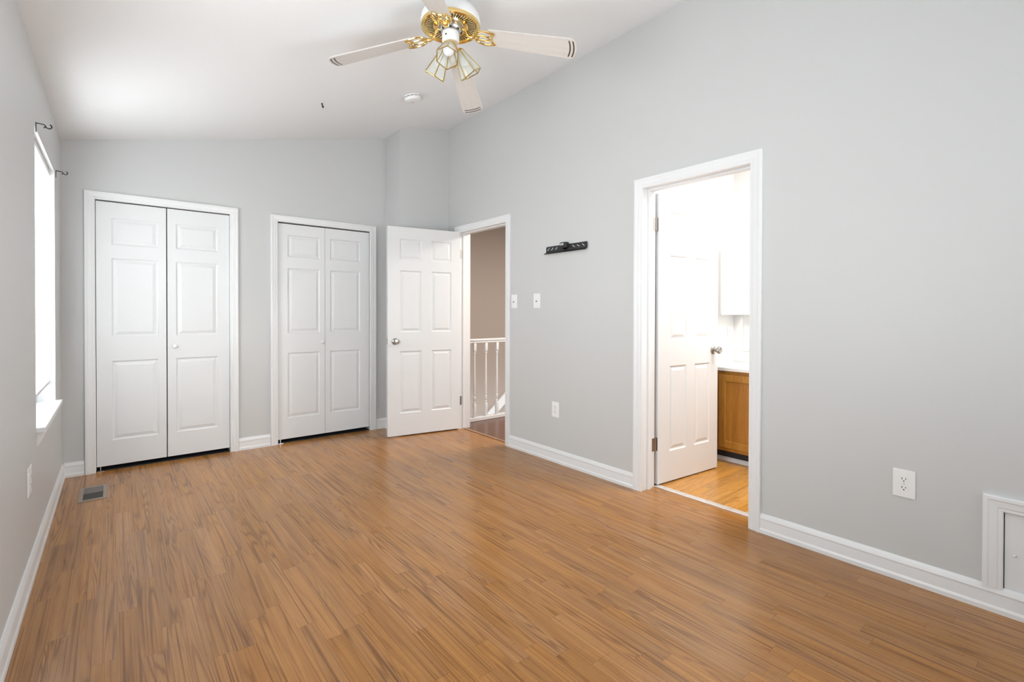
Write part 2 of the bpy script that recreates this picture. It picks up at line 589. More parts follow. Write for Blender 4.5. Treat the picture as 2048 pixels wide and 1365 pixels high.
# back wall with two closet openings
C1 = (-0.116, 0.767, 2.040)
C2 = (1.143, 2.019, 2.025)
struct(obj('wall_back', clip_ceiling(wall_bm(L, R, 0, 3.3, 0.115, [(C1[0], C1[1], -1, C1[2]), (C2[0], C2[1], -1, C2[2])][0:2], lambda u, z, w: (u, D+w, z))), M['wall']),
       'grey painted back wall around the two white closets', 'wall')
# right wall: hall doorway, bath doorway, access hatch
DH = (3.437, 4.258, 2.045)
DB = (1.247, 2.003, 2.058)
HT = (-0.180, 0.262, 0.100, 0.410)
struct(obj('wall_right', clip_ceiling(wall_bm(FRONT-0.12, D+0.12, 0, 3.3, WR2-R, [(DH[0], DH[1], -1, DH[2]), (DB[0], DB[1], -1, DB[2]), HT], lambda u, z, w: (R+w, u, z))), M['wall']),
       'tall light grey right wall with both open doorways', 'wall')
struct(obj('wall_front', clip_ceiling(wall_bm(L, R, 0, 3.3, 0.12, [(1.45, 2.65, 0.70, 2.15)], lambda u, z, w: (u, FRONT-w, z))), M['wall']),  # opening cut for the added front window
       'grey front wall behind the viewer', 'wall')
# chase in the corner
CHX, CHY = 2.186, 4.445
struct(obj('wall_chase', clip_ceiling(newbox(CHX, R, CHY, D, 0, 3.3)), M['wall']),
       'boxed out grey corner chase behind the open hall door', 'wall')

# baseboards
bm = bmesh.new()
base_piece(bm, FRONT, D, lambda a, o, z: (L+o, a, z))
struct(obj('baseboard_left', bm, M['trim']), 'white baseboard along the left wall under the window', 'baseboard')
bm = bmesh.new()
for a, b in ((L+0.011, -0.178), (0.829, 1.081), (2.081, CHX)):
    base_piece(bm, a, b, lambda a, o, z: (a, D-o, z))
base_piece(bm, CHY, D, lambda a, o, z: (CHX-o, a, z))
base_piece(bm, CHX-0.017, R, lambda a, o, z: (a, CHY-o, z))
struct(obj('baseboard_back', bm, M['trim']), 'white baseboard pieces between the closets on the back wall', 'baseboard')
bm = bmesh.new()
for a, b in ((FRONT, 1.203), (2.047, 3.395), (4.302, CHY)):
    base_piece(bm, a, b, lambda a, o, z: (R-o, a, z))
struct(obj('baseboard_right', bm, M['trim']), 'white baseboard along the right wall', 'baseboard')

# ------------------------------------------------------------------ casings and jambs
back_place = lambda u, z, t: (u, D-t, z)
right_place = lambda u, z, t: (R-t, u, z)


def jamb(bm, y0, y1, zt, t=0.018, x0=R, x1=WR2):
    box(bm, x0, x1, y0, y0+t, 0, zt)
    box(bm, x0, x1, y1-t, y1, 0, zt)
    box(bm, x0, x1, y0+t, y1-t, zt-t, zt)


t1 = casing_bm(C1[0], C1[1], C1[2], back_place)
box(t1, C1[0], C1[0]+0.003, D, D+0.115, 0, C1[2]); box(t1, C1[1]-0.003, C1[1], D, D+0.115, 0, C1[2])
struct(obj('trim_1', t1, M['trim']), 'white casing around the wide left closet', 'door frame')
t2 = casing_bm(C2[0], C2[1], C2[2], back_place)
box(t2, C2[0], C2[0]+0.003, D, D+0.115, 0, C2[2]); box(t2, C2[1]-0.003, C2[1], D, D+0.115, 0, C2[2])
struct(obj('trim_2', t2, M['trim']), 'white casing around the closet nearer the corner chase', 'door frame')
t3 = casing_bm(DH[0]+0.022, DH[1]-0.022, DH[2]-0.022, right_place, width=0.064)
jamb(t3, *DH)
box(t3, R+0.045, R+0.080, DH[1]-0.030, DH[1]-0.018, 0, DH[2]-0.018)
box(t3, R+0.045, R+0.080, DH[0]+0.018, DH[0]+0.030, 0, DH[2]-0.018)
box(t3, R+0.045, R+0.080, DH[0]+0.030, DH[1]-0.030, DH[2]-0.030, DH[2]-0.018)
struct(obj('trim_3', t3, M['trim']), 'white casing and jamb of the hall doorway', 'door frame')
t4 = casing_bm(DB[0]+0.022, DB[1]-0.022, DB[2]-0.022, right_place, width=0.066)
jamb(t4, *DB)
box(t4, R+0.058, R+0.095, DB[1]-0.030, DB[1]-0.018, 0, DB[2]-0.018)
box(t4, R+0.058, R+0.095, DB[0]+0.018, DB[0]+0.030, 0, DB[2]-0.018)
box(t4, R+0.058, R+0.095, DB[0]+0.030, DB[1]-0.030, DB[2]-0.030, DB[2]-0.018)
struct(obj('trim_4', t4, M['trim']), 'white casing and jamb of the bright bathroom doorway', 'door frame')

# ------------------------------------------------------------------ closets (shade inside painted dark)
for nm, (x0, x1, zt), lb in (('wall_closet', C1, 'inside of the left closet, its shade painted dark'), ('wall_closet', C2, 'inside of the right closet, its shade painted dark')):
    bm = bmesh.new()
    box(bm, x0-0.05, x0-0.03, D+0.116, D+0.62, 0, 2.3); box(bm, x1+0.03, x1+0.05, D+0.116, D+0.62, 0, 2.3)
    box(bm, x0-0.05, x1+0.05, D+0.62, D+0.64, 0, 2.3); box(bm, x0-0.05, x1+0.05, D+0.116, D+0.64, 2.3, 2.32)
    box(bm, x0-0.05, x1+0.05, D+0.014, D+0.62, 0.001, 0.004)  # dark sheet paints the shaded gap under the leaves
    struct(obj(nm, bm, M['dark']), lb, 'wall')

ROWS = [(0.225, 0.828), (1.012, 1.610), (1.712, 1.915)]


def bifold(name, label, cat, edges, panels, zt, knob, ctop):
    root = empty(name, (edges[0][0], D+0.012, 0.036))
    struct(root, label, cat)
    zb = 0.036
    for (x0, x1), pc in zip(edges, panels):
        lf = obj('leaf', panel_slab(x1-x0, zt-zb, 0.030, [(pc[0]-x0, pc[1]-x0)], [(a-zb, b-zb) for a, b in ROWS]), M['door'], root)
        lf.location = (x0-edges[0][0], 0, 0)
        if x0 <= knob[0] <= x1:
            k = obj('knob', lathe(bmesh.new(), [(0.0, 0.030), (0.010, 0.029), (0.0155, 0.024), (0.0165, 0.018), (0.013, 0.011), (0.008, 0.007), (0.009, 0.0), (0.0, 0.0)], 20), M['plastic'], lf, True)
            k.rotation_euler = (radians(90), 0, 0)
            k.location = (knob[0]-x0, 0, knob[1]-zb)
    tr = obj('shaded_track', newbox(C_[0]+0.003-edges[0][0], C_[1]-0.003-edges[0][0], 0.004, 0.030, ctop-0.007-0.036, ctop-0.001-0.036), M['dark'], root)  # near-black strip, colours in the shadow line above the leaves
    pv = bmesh.new()
    box(pv, 0.003, 0.045, -0.010, 0.020, -0.036, -0.031); box(pv, 0.019, 0.025, 0.0, 0.008, -0.033, 0.0)
    obj('pivot_bracket', pv, M['zinc'], root)
    return root


C_ = C1
bifold('door_1', 'wide white bifold closet door beside the window, dark gap down its middle', 'closet door',
       [(-0.110, 0.319), (0.326, 0.762)], [(-0.020, 0.268), (0.384, 0.676)], 2.0325, (0.372, 0.925), C1[2])
C_ = C2
bifold('door_2', 'narrower white bifold closet door nearest the corner chase', 'closet door',
       [(1.147, 1.568), (1.571, 2.012)], [(1.232, 1.522), (1.619, 1.918)], 2.0150, (1.541, 0.918), C2[2])


# ------------------------------------------------------------------ passage doors
def knobset(parent, x, z, y0, side, m):
    """round knob with rosette on a door face; side=-1 front (-y)"""
    prof = [(0.0, 0.0), (0.032, 0.0), (0.032, 0.006), (0.028, 0.010), (0.013, 0.012), (0.012, 0.030), (0.020, 0.034), (0.027, 0.044), (0.027, 0.056), (0.022, 0.063), (0.008, 0.065), (0.0, 0.065)]
    k = obj('knob', lathe(bmesh.new(), prof, 32, axis_mtx((x, y0, z), (0, side, 0))), m, parent, True)
    return k


def passage(name, label, origin, ang, w, h, cols, zoff, knob, hinge_x, hinges):
    root = obj(name, panel_slab(w, h, 0.035, cols, [(a-zoff, b-zoff) for a, b in ROWS]), M['door'])
    root.location = origin
    root.rotation_euler = (0, 0, ang)
    struct(root, label, 'door')
    knobset(root, knob[0], knob[1], 0.0, -1, M['nickel'])
    knobset(root, knob[0], knob[1], 0.035, 1, M['nickel'])
    return root


# hall door: stands open against the chase, hinge side at x=2.757
hx, hy = 2.748, 4.219
ang_h = math.atan2(4.219-4.348, 2.760-2.014)
d3 = passage('door_3', 'white six panel hall door swung open in front of the corner chase', (2.0145, 4.348, 0.012), ang_h, 0.745, 2.018,
             [(0.117, 0.337), (0.437, 0.651)], 0.012, (0.072, 0.913), 0.745, None)
bm = newbox(-0.0012, 0.0, 0.006, 0.029, 0.885, 0.941, 0.0006)
obj('latch_plate', bm, M['steel'], d3)
bm = newbox(-0.009, -0.001, 0.011, 0.024, 0.905, 0.922, 0.002)
obj('latch_bolt', bm, M['steel'], d3)
hin = bmesh.new()
for z in (1.807, 0.295):
    hb = bmesh.new()
    box(hb, R+0.006, R+0.034, DH[1]-0.0195, DH[1]-0.0178, z-0.045, z+0.045, 0.0008)
    lathe(hb, [(0.006, -0.046), (0.006, 0.046)], 12, Matrix.Translation((R+0.004, DH[1]-0.024, z)))
    h = obj('hinge', hb, M['steel'])
    h.parent = d3
    h.matrix_parent_inverse = (Matrix.Translation(d3.location) @ Matrix.Rotation(ang_h, 4, 'Z')).inverted()

# bathroom door: swings into the bathroom
ang_b = math.atan2(1.917-1.975, 3.606-2.929)
d4 = passage('door_4', 'white six panel bathroom door opened into the bright bathroom', (2.912, 1.974, 0.012), ang_b, 0.700, 2.018,
             [(0.128, 0.316), (0.412, 0.600)], 0.012, (0.641, 0.910), 0.0, None)
bm = newbox(0.7, 0.7012, 0.006, 0.029, 0.882, 0.938, 0.0005)
obj('latch_plate', bm, M['steel'], d4)
for z in (1.815, 0.292):
    hb = bmesh.new()
    box(hb, WR2-0.032, WR2+0.002, DB[1]-0.0198, DB[1]-0.0178, z-0.045, z+0.045, 0.0008)      # leaf on jamb
    lathe(hb, [(0.0065, -0.047), (0.0065, 0.047)], 12, Matrix.Translation((WR2+0.010, DB[1]-0.020, z)))
    h = obj('hinge', hb, M['steel'], d4)
    h.matrix_parent_inverse = (Matrix.Translation(d4.location) @ Matrix.Rotation(ang_b, 4, 'Z')).inverted()
    hb = newbox(-0.0018, 0.0, 0.001, 0.034, z-0.057, z+0.033, 0.0008)
    obj('hinge', hb, M['steel'], d4)

# ------------------------------------------------------------------ thresholds
bm = newbox(2.886, 2.934, DB[0]+0.018, DB[1]-0.018, 0.0, 0.006, 0.002)
th = struct(obj('trim_5', bm, M['alu']), 'pale metal threshold strip across the bathroom doorway', 'threshold')
for k in range(5):
    y = DB[0]+0.05+k*0.155
    s = obj('screw', lathe(bmesh.new(), [(0, 0.0072), (0.0035, 0.007), (0.004, 0.006), (0.0, 0.006)], 12, Matrix.Translation((2.910, y, 0))), M['steel'], th)
bm = newbox(2.795, 2.825, DH[0]+0.018, DH[1]-0.018, 0.0, 0.007, 0.003)
struct(obj('trim_6', bm, M['threshold_wood']), 'wooden threshold strip across the hall doorway', 'threshold')

# ================================================================== WINDOW
def window(name, label, hole, blind=True):
    y0, y1, z0, z1 = hole
    zs = z0+0.025
    bm = bmesh.new()
    xo, xi = L-0.16, L-0.085
    f = 0.045
    box(bm, xo, xi, y0, y0+f, zs, z1); box(bm, xo, xi, y1-f, y1, zs, z1)
    box(bm, xo, xi, y0+f, y1-f, z1-f, z1); box(bm, xo, xi, y0+f, y1-f, zs, zs+0.05)
    root = struct(obj(name, bm, M['trim']), label, 'window')
    zm = (zs+z1)/2
    bm = bmesh.new()   # lower sash
    a, b, c, d = y0+f, y1-f, zs+0.05, zm+0.02
    s = 0.04
    box(bm, xi-0.035, xi-0.005, a, a+s, c, d); box(bm, xi-0.035, xi-0.005, b-s, b, c, d)
    box(bm, xi-0.035, xi-0.005, a+s, b-s, c, c+s+0.015); box(bm, xi-0.035, xi-0.005, a+s, b-s, d-s, d)
    sl = obj('lower_sash', bm, M['trim'], root)
    obj('pane', newbox(xi-0.022, xi-0.018, a+s, b-s, c+s+0.015, d-s), M['glass'], sl)
    bm = bmesh.new()   # upper sash
    c, d = zm-0.02, z1-f
    box(bm, xo+0.008, xo+0.036, a, a+s, c, d); box(bm, xo+0.008, xo+0.036, b-s, b, c, d)
    box(bm, xo+0.008, xo+0.036, a+s, b-s, c, c+s); box(bm, xo+0.008, xo+0.036, a+s, b-s, d-s, d)
    us = obj('upper_sash', bm, M['trim'], root)
    obj('pane', newbox(xo+0.020, xo+0.024, a+s, b-s, c+s, d-s), M['glass'], us)
    # white lined returns, stool and apron
    bm = bmesh.new()
    box(bm, xi, L-0.0005, y1-0.004, y1, zs, z1); box(bm, xi, L-0.0005, y0, y0+0.004, zs, z1); box(bm, xi, L-0.0005, y0, y1, z1-0.004, z1)
    obj('return_lining', bm, M['trim'], root)
    bm = newbox(xi, L+0.034, y0+0.001, y1-0.001, z0, zs, 0.003)
    obj('window_sill', bm, M['trim'], root)
    bm = bmesh.new()
    pr = [(0.0, -0.068), (0.006, -0.066), (0.010, -0.03), (0.016, -0.015), (0.016, 0.0), (0.0, 0.0)]
    r0 = [bm.verts.new((L+o, y0+0.03, z0+z)) for o, z in pr]; r1 = [bm.verts.new((L+o, y1-0.02, z0+z)) for o, z in pr]
    for i in range(len(pr)):
        j = (i+1) % len(pr); bm.faces.new((r0[i], r1[i], r1[j], r0[j]))
    bm.faces.new(r0); bm.faces.new(r1)
    obj('apron', bm, M['trim'], root)
    return root


window('window_1', 'bright white window with a lowered blind on the left wall', W1)
window('window_2', 'second window of the left wall, beside the viewer', W2)
bm = bmesh.new()
for a, b, c, d in ((1.45, 1.50, 0.70, 2.15), (2.60, 2.65, 0.70, 2.15), (1.50, 2.60, 0.70, 0.75), (1.50, 2.60, 2.10, 2.15), (1.50, 2.60, 1.40, 1.44)):
    box(bm, a, b, FRONT-0.12, FRONT-0.05, c, d)
w3 = struct(obj('added_window_3', bm, M['trim']), 'unseen window added in the front wall to let in fill light', 'window')
obj('pane', newbox(1.50, 2.60, FRONT-0.09, FRONT-0.086, 0.75, 2.10), M['glass'], w3)  # pane of the added front window, which carries the fill light

# mini blind
by0, by1 = W1[0]+0.012, W1[1]-0.012
bx = L-0.040
bl = tag(empty('window_blind', (bx, (by0+by1)/2, 0.75)), 'white slatted mini blind lowered in front of the left wall window', 'blind')


def rel(o, root):
    o.parent = root
    o.location = tuple(-c for c in root.location)
    return o


rel(obj('headrail', newbox(bx-0.020, bx+0.020, by0, by1, W1[3]-0.040, W1[3]-0.012, 0.002), M['trim']), bl)
bm = bmesh.new()
zb_, zt_ = 0.775, W1[3]-0.055
ns = 62
tl = radians(75)
for k in range(ns):
    z = zb_ + (zt_-zb_)*k/(ns-1)
    prev = None
    for j in range(4):
        s = -0.0125 + 0.025*j/3
        crown = 0.0018*(1-(s/0.0125)**2)
        x = bx + s*cos(tl) - crown*sin(tl); zz = z + s*sin(tl) + crown*cos(tl)
        cur = (bm.verts.new((x, by0+0.004, zz)), bm.verts.new((x, by1-0.004, zz)))
        if prev:
            bm.faces.new((prev[0], prev[1], cur[1], cur[0]))
        prev = cur
rel(obj('slats', bm, M['blind'], None, True), bl)
rel(obj('bottom_rail', newbox(bx-0.013, bx+0.013, by0, by1, 0.742, 0.760, 0.003), M['trim']), bl)
for y in (by0+0.12, by1-0.12):
    for dx in (-0.0135, 0.0135):
        rel(obj('ladder_cord', tube(bmesh.new(), [(bx+dx, y, 0.75), (bx+dx, y, zt_+0.02)], 0.0007, 5), M['plastic']), bl)


# curtain rod brackets
def bracket(y, label):
    zt = 2.128
    root = tag(empty('curtain_bracket', (L, y, zt)), label, 'curtain bracket', 'curtain rod brackets over the window')
    bm = newbox(0.0, 0.003, -0.008, 0.008, -0.045, 0.003, 0.001)
    obj('wall_plate', bm, M['bronze'], root)
    bm = bmesh.new()
    arm = smooth_path([(0.002, 0, 0), (0.020, 0, -0.001), (0.032, 0, -0.003), (0.037, 0, -0.012)], 5)
    tube(bm, arm, 0.0030, 8)
    obj('arm', bm, M['bronze'], root)
    bm = bmesh.new()
    hk = smooth_path([(0.029, 0, -0.018), (0.036, 0, -0.013), (0.046, 0, -0.018), (0.056, 0, -0.014), (0.058, 0, -0.004), (0.052, 0, 0.003)], 6)
    tube(bm, hk, 0.0032, 8)
    obj('rod_hook', bm, M['bronze'], root)
    return root


bracket(3.338, 'dark curtain bracket above the window corner nearer the viewer')
bracket(4.380, 'dark curtain bracket above the window corner nearer the closets')


# ------------------------------------------------------------------ wall plates
def plate_mtx(loc, d):
    """local x = along wall, local y = up, local z = out of the wall (d)"""
    d = Vector(d); z = Vector((0, 0, 1)); x = z.cross(d)
    m = Matrix((x, z, d)).transposed().to_4x4()
    return Matrix.Translation(loc) @ m


def outlet(loc, d, w, h, label, group):
    root = obj('wall_outlet', box(bmesh.new(), -w/2, w/2, -h/2, h/2, 0.0, 0.006, 0.0025), M['plastic'])
    root.matrix_world = plate_mtx(loc, d)
    tag(root, label, 'outlet', group)
    for s in (-1, 1):
        bm = bmesh.new()
        n = 28; vs = []
        for k in range(n):
            a = 2*pi*k/n
            vs.append((max(-0.0172, min(0.0172, 0.0195*cos(a))), max(-0.0145, min(0.0145, 0.0195*sin(a)))))
        lo = [bm.verts.new((x, y+s*0.0195, 0.005)) for x, y in vs]; hi = [bm.verts.new((x, y+s*0.0195, 0.0078)) for x, y in vs]
        for k in range(n):
            bm.faces.new((lo[k], lo[(k+1) % n], hi[(k+1) % n], hi[k]))
        bm.faces.new(hi); bm.faces.new(lo)
        rc = obj('receptacle', bm, M['plastic'], root)
        bm = bmesh.new()
        box(bm, -0.0078, -0.0052, s*0.0195-0.001, s*0.0195+0.008, 0.0076, 0.0082)
        box(bm, 0.0052, 0.0078, s*0.0195, s*0.0195+0.007, 0.0076, 0.0082)
        lathe(bm, [(0.0028, 0.0076), (0.0028, 0.0082)], 12, Matrix.Translation((0, s*0.0195-0.007, 0)))
        obj('slots', bm, M['slot'], rc)
    obj('screw', lathe(bmesh.new(), [(0.0, 0.0072), (0.003, 0.007), (0.0033, 0.0055), (0, 0.0055)], 12), M['zinc'], root)
    return root


outlet((R, 0.579, 0.437), (-1, 0, 0), 0.082, 0.124, 'white outlet low on the right wall beside the small access hatch', 'bedroom wall outlets')
outlet((R, 2.812, 0.424), (-1, 0, 0), 0.081, 0.122, 'white outlet low on the right wall between the two doorways', 'bedroom wall outlets')
outlet((L, 3.02, 0.450), (1, 0, 0), 0.105, 0.128, 'white outlet on the left wall below the window sill', 'bedroom wall outlets')


def switch(y, z, w, h, label):
    root = obj('light_switch', box(bmesh.new(), -w/2, w/2, -h/2, h/2, 0.0, 0.006, 0.0025), M['plastic'])
    root.matrix_world = plate_mtx((R, y, z), (-1, 0, 0))
    tag(root, label, 'light switch', 'light switches by the hall doorway')
    bm = box(bmesh.new(), -0.0045, 0.0045, -0.011, 0.011, 0.005, 0.0068)
    obj('toggle_slot', bm, M['plastic'], root)
    bm = newbox(-0.0036, 0.0036, -0.004, 0.004, 0.0, 0.014, 0.001, mtx=Matrix.Translation((0, -0.002, 0.005)) @ Matrix.Rotation(radians(25), 4, 'X'))
    obj('toggle', bm, M['ventslat'], root)
    for s in (-1, 1):
        obj('screw', lathe(bmesh.new(), [(0, 0.0070), (0.0026, 0.0068), (0.003, 0.0055), (0, 0.0055)], 10, Matrix.Translation((0, s*0.030, 0))), M['plastic'], root)
    return root


switch(3.338, 1.303, 0.077, 0.121, 'white toggle switch right against the hall door casing')
switch(3.038, 1.304, 0.084, 0.121, 'white toggle switch farther from the hall door casing, under the black bracket')

# ------------------------------------------------------------------ TV mount rail with bubble level
mt = tag(empty('tv_wall_mount', (R, 2.70, 1.70)), 'black slotted steel television mount rail with a small level on the right wall', 'wall mount')
y0, y1 = -0.226, 0.218          # along wall relative to centre
bm = bmesh.new()
holes = []
zlo, zhi = -0.006, 0.036
T = 0.004
# plate with diagonal slots: plate strips between slot positions
slots_l = [(-0.0, 0)]
box(bm, -0.012, -0.012+T, y0, y1, zlo, zhi)
# serrated top edge
for k in range(34):
    yy = y0+0.004+k*0.0128
    if yy+0.007 < y1:
        box(bm, -0.012, -0.012+T, yy, yy+0.007, zhi, zhi+0.004)
rail = obj('rail', bm, M['black'], mt)
bm = bmesh.new()
vs = [bm.verts.new(p) for p in ((-0.012, y0, zlo), (-0.030, y0+0.004, zlo-0.013), (-0.030, y1+0.010, zlo-0.013), (-0.012, y1, zlo), (-0.008, y0, zlo), (-0.028, y0+0.004, zlo-0.016), (-0.028, y1+0.010, zlo-0.016), (-0.008, y1, zlo))]
for q in ((0, 1, 2, 3), (4, 7, 6, 5), (0, 4, 5, 1), (1, 5, 6, 2), (2, 6, 7, 3), (3, 7, 4, 0)):
    bm.faces.new([vs[i] for i in q])
obj('lower_lip', bm, M['black'], mt)
for yc, dg in ((0.190, 38), (0.146, 38), (0.100, 38), (-0.090, -30), (-0.138, -30), (-0.190, -38)):
    bm = newbox(-0.0128, -0.0118, -0.014, 0.014, -0.0026, 0.0026, mtx=Matrix.Translation((0, yc, 0.017)) @ Matrix.Rotation(radians(-dg), 4, 'X'))
    obj('slot', bm, M['wall'], rail)
bm = newbox(-0.044, -0.010, -0.037, 0.031, 0.010, 0.054, 0.005)
lv = obj('spirit_level', bm, M['black'], mt)
bm = newbox(-0.0452, -0.0435, -0.012, 0.024, 0.030, 0.046, 0.0006)
obj('vial', bm, M['zinc'], lv)
bm = newbox(-0.012, 0.0, -0.02, 0.02, 0.0, 0.03)
obj('standoff', bm, M['black'], mt)

# ------------------------------------------------------------------ floor vent
fv = tag(empty('floor_vent', (-0.115, 4.236, 0.0)), 'brownish grey metal floor register by the left closet', 'floor vent')
bm = bmesh.new()
fx, fy = 0.071, 0.163
ix, iy = 0.050, 0.132
for a, b, c, d in ((-fx, -ix, -fy, fy), (ix, fx, -fy, fy), (-ix, ix, -fy, -iy), (-ix, ix, iy, fy)):
    box(bm, a, b, c, d, 0.0, 0.005)
obj('frame', bm, M['ventframe'], fv)
bm = bmesh.new()
for k in range(12):
    y = 0.004 + k*(iy-0.004)/12
    box(bm, -ix, ix, y, y+0.0072, 0.0015, 0.0040)
for k in range(1, 12):
    y = -iy + k*iy/12
    box(bm, -ix, ix, y-0.0006, y+0.0006, 0.0013, 0.0018)
obj('grille', bm, M['ventslat'], fv)
obj('duct_opening', newbox(-ix, ix, -iy, iy, 0.0003, 0.0012), M['slot'], fv)

# ------------------------------------------------------------------ access hatch low on the right wall
hp = tag(empty('access_hatch', (R, 0.04, 0.10)), 'small white access hatch with moulded frame low on the right wall', 'hatch')
rel(obj('hatch_frame', casing_bm(HT[0], HT[1], HT[3], right_place, zb=0.100), M['trim']), hp)
rel(obj('hatch_door', newbox(R+0.002, R+0.018, HT[0]+0.003, HT[1]-0.0025, HT[2]+0.002, HT[3]-0.0025, 0.001), M['door']), hp)
rel(obj('knob', lathe(bmesh.new(), [(0.0, 0.010), (0.004, 0.009), (0.006, 0.005), (0.004, 0.0), (0, 0)], 16, axis_mtx((R+0.002, 0.232, 0.245), (-1, 0, 0))), M['door'], None, True), hp)
rel(obj('gap_shade_backing', newbox(R+0.05, R+0.06, HT[0], HT[1], HT[2], HT[3]), M['dark']), hp)  # dark sheet, paints the shade in the gap round the hatch door

# ================================================================== CEILING THINGS
cn = Vector((SL, 0, -1)).normalized()      # pointing out of the ceiling into the room
sx, sy_ = 1.845, 3.535
sd = lathe(bmesh.new(), [(0.0, 0.0), (0.064, 0.0), (0.064, 0.008), (0.061, 0.009), (0.061, 0.013), (0.066, 0.014), (0.066, 0.026), (0.060, 0.036), (0.045, 0.040), (0.0, 0.041)], 48)
sdo = obj('smoke_detector', sd, M['plastic'], None, True)
sdo.matrix_world = axis_mtx((sx, sy_, ceil_z(sx)), cn)
tag(sdo, 'round white smoke detector on the sloped ceiling beyond the fan', 'smoke detector')
bm = bmesh.new()
for k in range(12):
    a = 2*pi*k/12
    box(bm, 0.0600, 0.0625, -0.012, 0.012, 0.0095, 0.0125, mtx=Matrix.Rotation(a, 4, 'Z'))
obj('sensor_slots', bm, M['slot'], sdo)
obj('test_button', lathe(bmesh.new(), [(0.0, 0.0425), (0.005, 0.042), (0.006, 0.039), (0, 0.039)], 16, Matrix.Translation((0.030, 0.012, 0))), M['ventslat'], sdo)

hkx, hky = 1.223, 3.793
bm = bmesh.new()
lathe(bm, [(0.0, 0.0), (0.007, 0.0), (0.007, 0.004), (0.0, 0.005)], 16)
hk = smooth_path([(0, 0, 0.003), (0, 0, 0.012), (0.006, 0.001, 0.020), (0.002, 0.002, 0.029), (-0.007, 0.001, 0.028), (-0.011, 0, 0.021)], 6)
tube(bm, hk, 0.0050, 8)
ho = obj('ceiling_hook', bm, M['bronze'], None, True)
ho.matrix_world = axis_mtx((hkx, hky, ceil_z(hkx)), cn)
tag(ho, 'tiny dark hook screwed into the ceiling left of the smoke detector', 'hook')

# ------------------------------------------------------------------ ceiling fan
FX, FY, FZ = 1.353, 2.170, 2.651
FAZ = -0.792
DROOP = 0.192
PITCHB = radians(-12)
fan = tag(empty('ceiling_fan', (FX, FY, FZ)), 'white and brass four blade ceiling fan with a three lamp glass light kit', 'ceiling fan')
# housing (white drum up into the sloped ceiling) and brass bottom pan
bm = bmesh.new()
lathe(bm, [(0.146, 0.036), (0.154, 0.044), (0.154, 0.056), (0.149, 0.080), (0.134, 0.104), (0.104, 0.124), (0.075, 0.134), (0.070, 0.34)], 64)
n = Vector((-SL, 0, 1)).normalized()
bmesh.ops.bisect_plane(bm, geom=bm.verts[:]+bm.edges[:]+bm.faces[:], plane_co=Vector((0, 0, ceil_z(FX)-FZ)), plane_no=n, clear_outer=True)
obj('motor_housing', bm, M['fanwhite'], fan, True)
bm = lathe(bmesh.new(), [(0.062, 0.046), (0.066, 0.034), (0.074, 0.030), (0.128, 0.030), (0.134, 0.022), (0.142, 0.018), (0.150, 0.022), (0.153, 0.032), (0.150, 0.042), (0.140, 0.046)], 72, cap=False)
pan = obj('brass_pan', bm, M['brass'], fan, True)
bm = bmesh.new()
for k in range(52):
    a = 2*pi*k/52
    box(bm, 0.090, 0.126, -0.0022, 0.0022, 0.0288, 0.0302, mtx=Matrix.Rotation(a, 4, 'Z'))
obj('vent_slots', bm, M['slot'], pan)
# flywheel plate and switch cup
bm = lathe(bmesh.new(), [(0.0, 0.050), (0.060, 0.050), (0.062, 0.020), (0.055, 0.004), (0.046, -0.002), (0.0, -0.002)], 40)
fl = obj('flywheel', bm, M['zinc'], fan, True)
for k in range(8):
    a = 2*pi*k/8+0.2
    obj('screw_hole', lathe(bmesh.new(), [(0.0075, 0.0), (0.0075, 0.006)], 14, Matrix.Rotation(a, 4, 'Z') @ Matrix.Translation((0.0515, 0, 0.0008))), M['slot'], fl)
bm = lathe(bmesh.new(), [(0.0, -0.002), (0.043, -0.002), (0.0445, -0.010), (0.0445, -0.044), (0.040, -0.052), (0.0, -0.054)], 40)
cup = obj('switch_cup', bm, M['fanwhite'], fan, True)
for a in (-0.6, 1.5, 3.6):
    obj('cup_screw', lathe(bmesh.new(), [(0.0045, 0.0), (0.0045, 0.0015)], 12, Matrix.Rotation(a, 4, 'Z') @ axis_mtx((0.0442, 0, -0.028), (1, 0, 0))), M['slot'], cup)


def petal(sgn):
    return smooth_path([(0.128, 0.0, 0), (0.142, sgn*0.030, 0), (0.175, sgn*0.046, 0), (0.210, sgn*0.044, 0), (0.236, sgn*0.036, 0)], 8) + \
        smooth_path([(0.236, sgn*0.036, 0), (0.222, sgn*0.018, 0), (0.218, 0.0, 0)], 6)[1:]


def blade_bm():
    bm = bmesh.new()
    th = 0.0055
    x0, x1 = 0.200, 0.660
    w0, w1 = 0.052, 0.067
    pts = [(x0, -w0+0.008), (x0+0.008, -w0)]
    pts.append((x1-0.075, -w1+0.003))
    for k in range(9):
        a = -pi/2 + (pi/2)*k/8*0.82
        pts.append((x1-0.040+0.034*cos(a), -w1+0.036+0.034*sin(a)))
    m = [(x, -y) for x, y in reversed(pts)]
    pts = pts + [(x1, 0.0)] + m
    lo = [bm.verts.new((x, y, 0.0)) for x, y in pts]; hi = [bm.verts.new((x, y, th)) for x, y in pts]
    nn = len(pts)
    for k in range(nn):
        bm.faces.new((lo[k], lo[(k+1) % nn], hi[(k+1) % nn], hi[k]))
    bm.faces.new(lo); bm.faces.new(hi)
    return bm


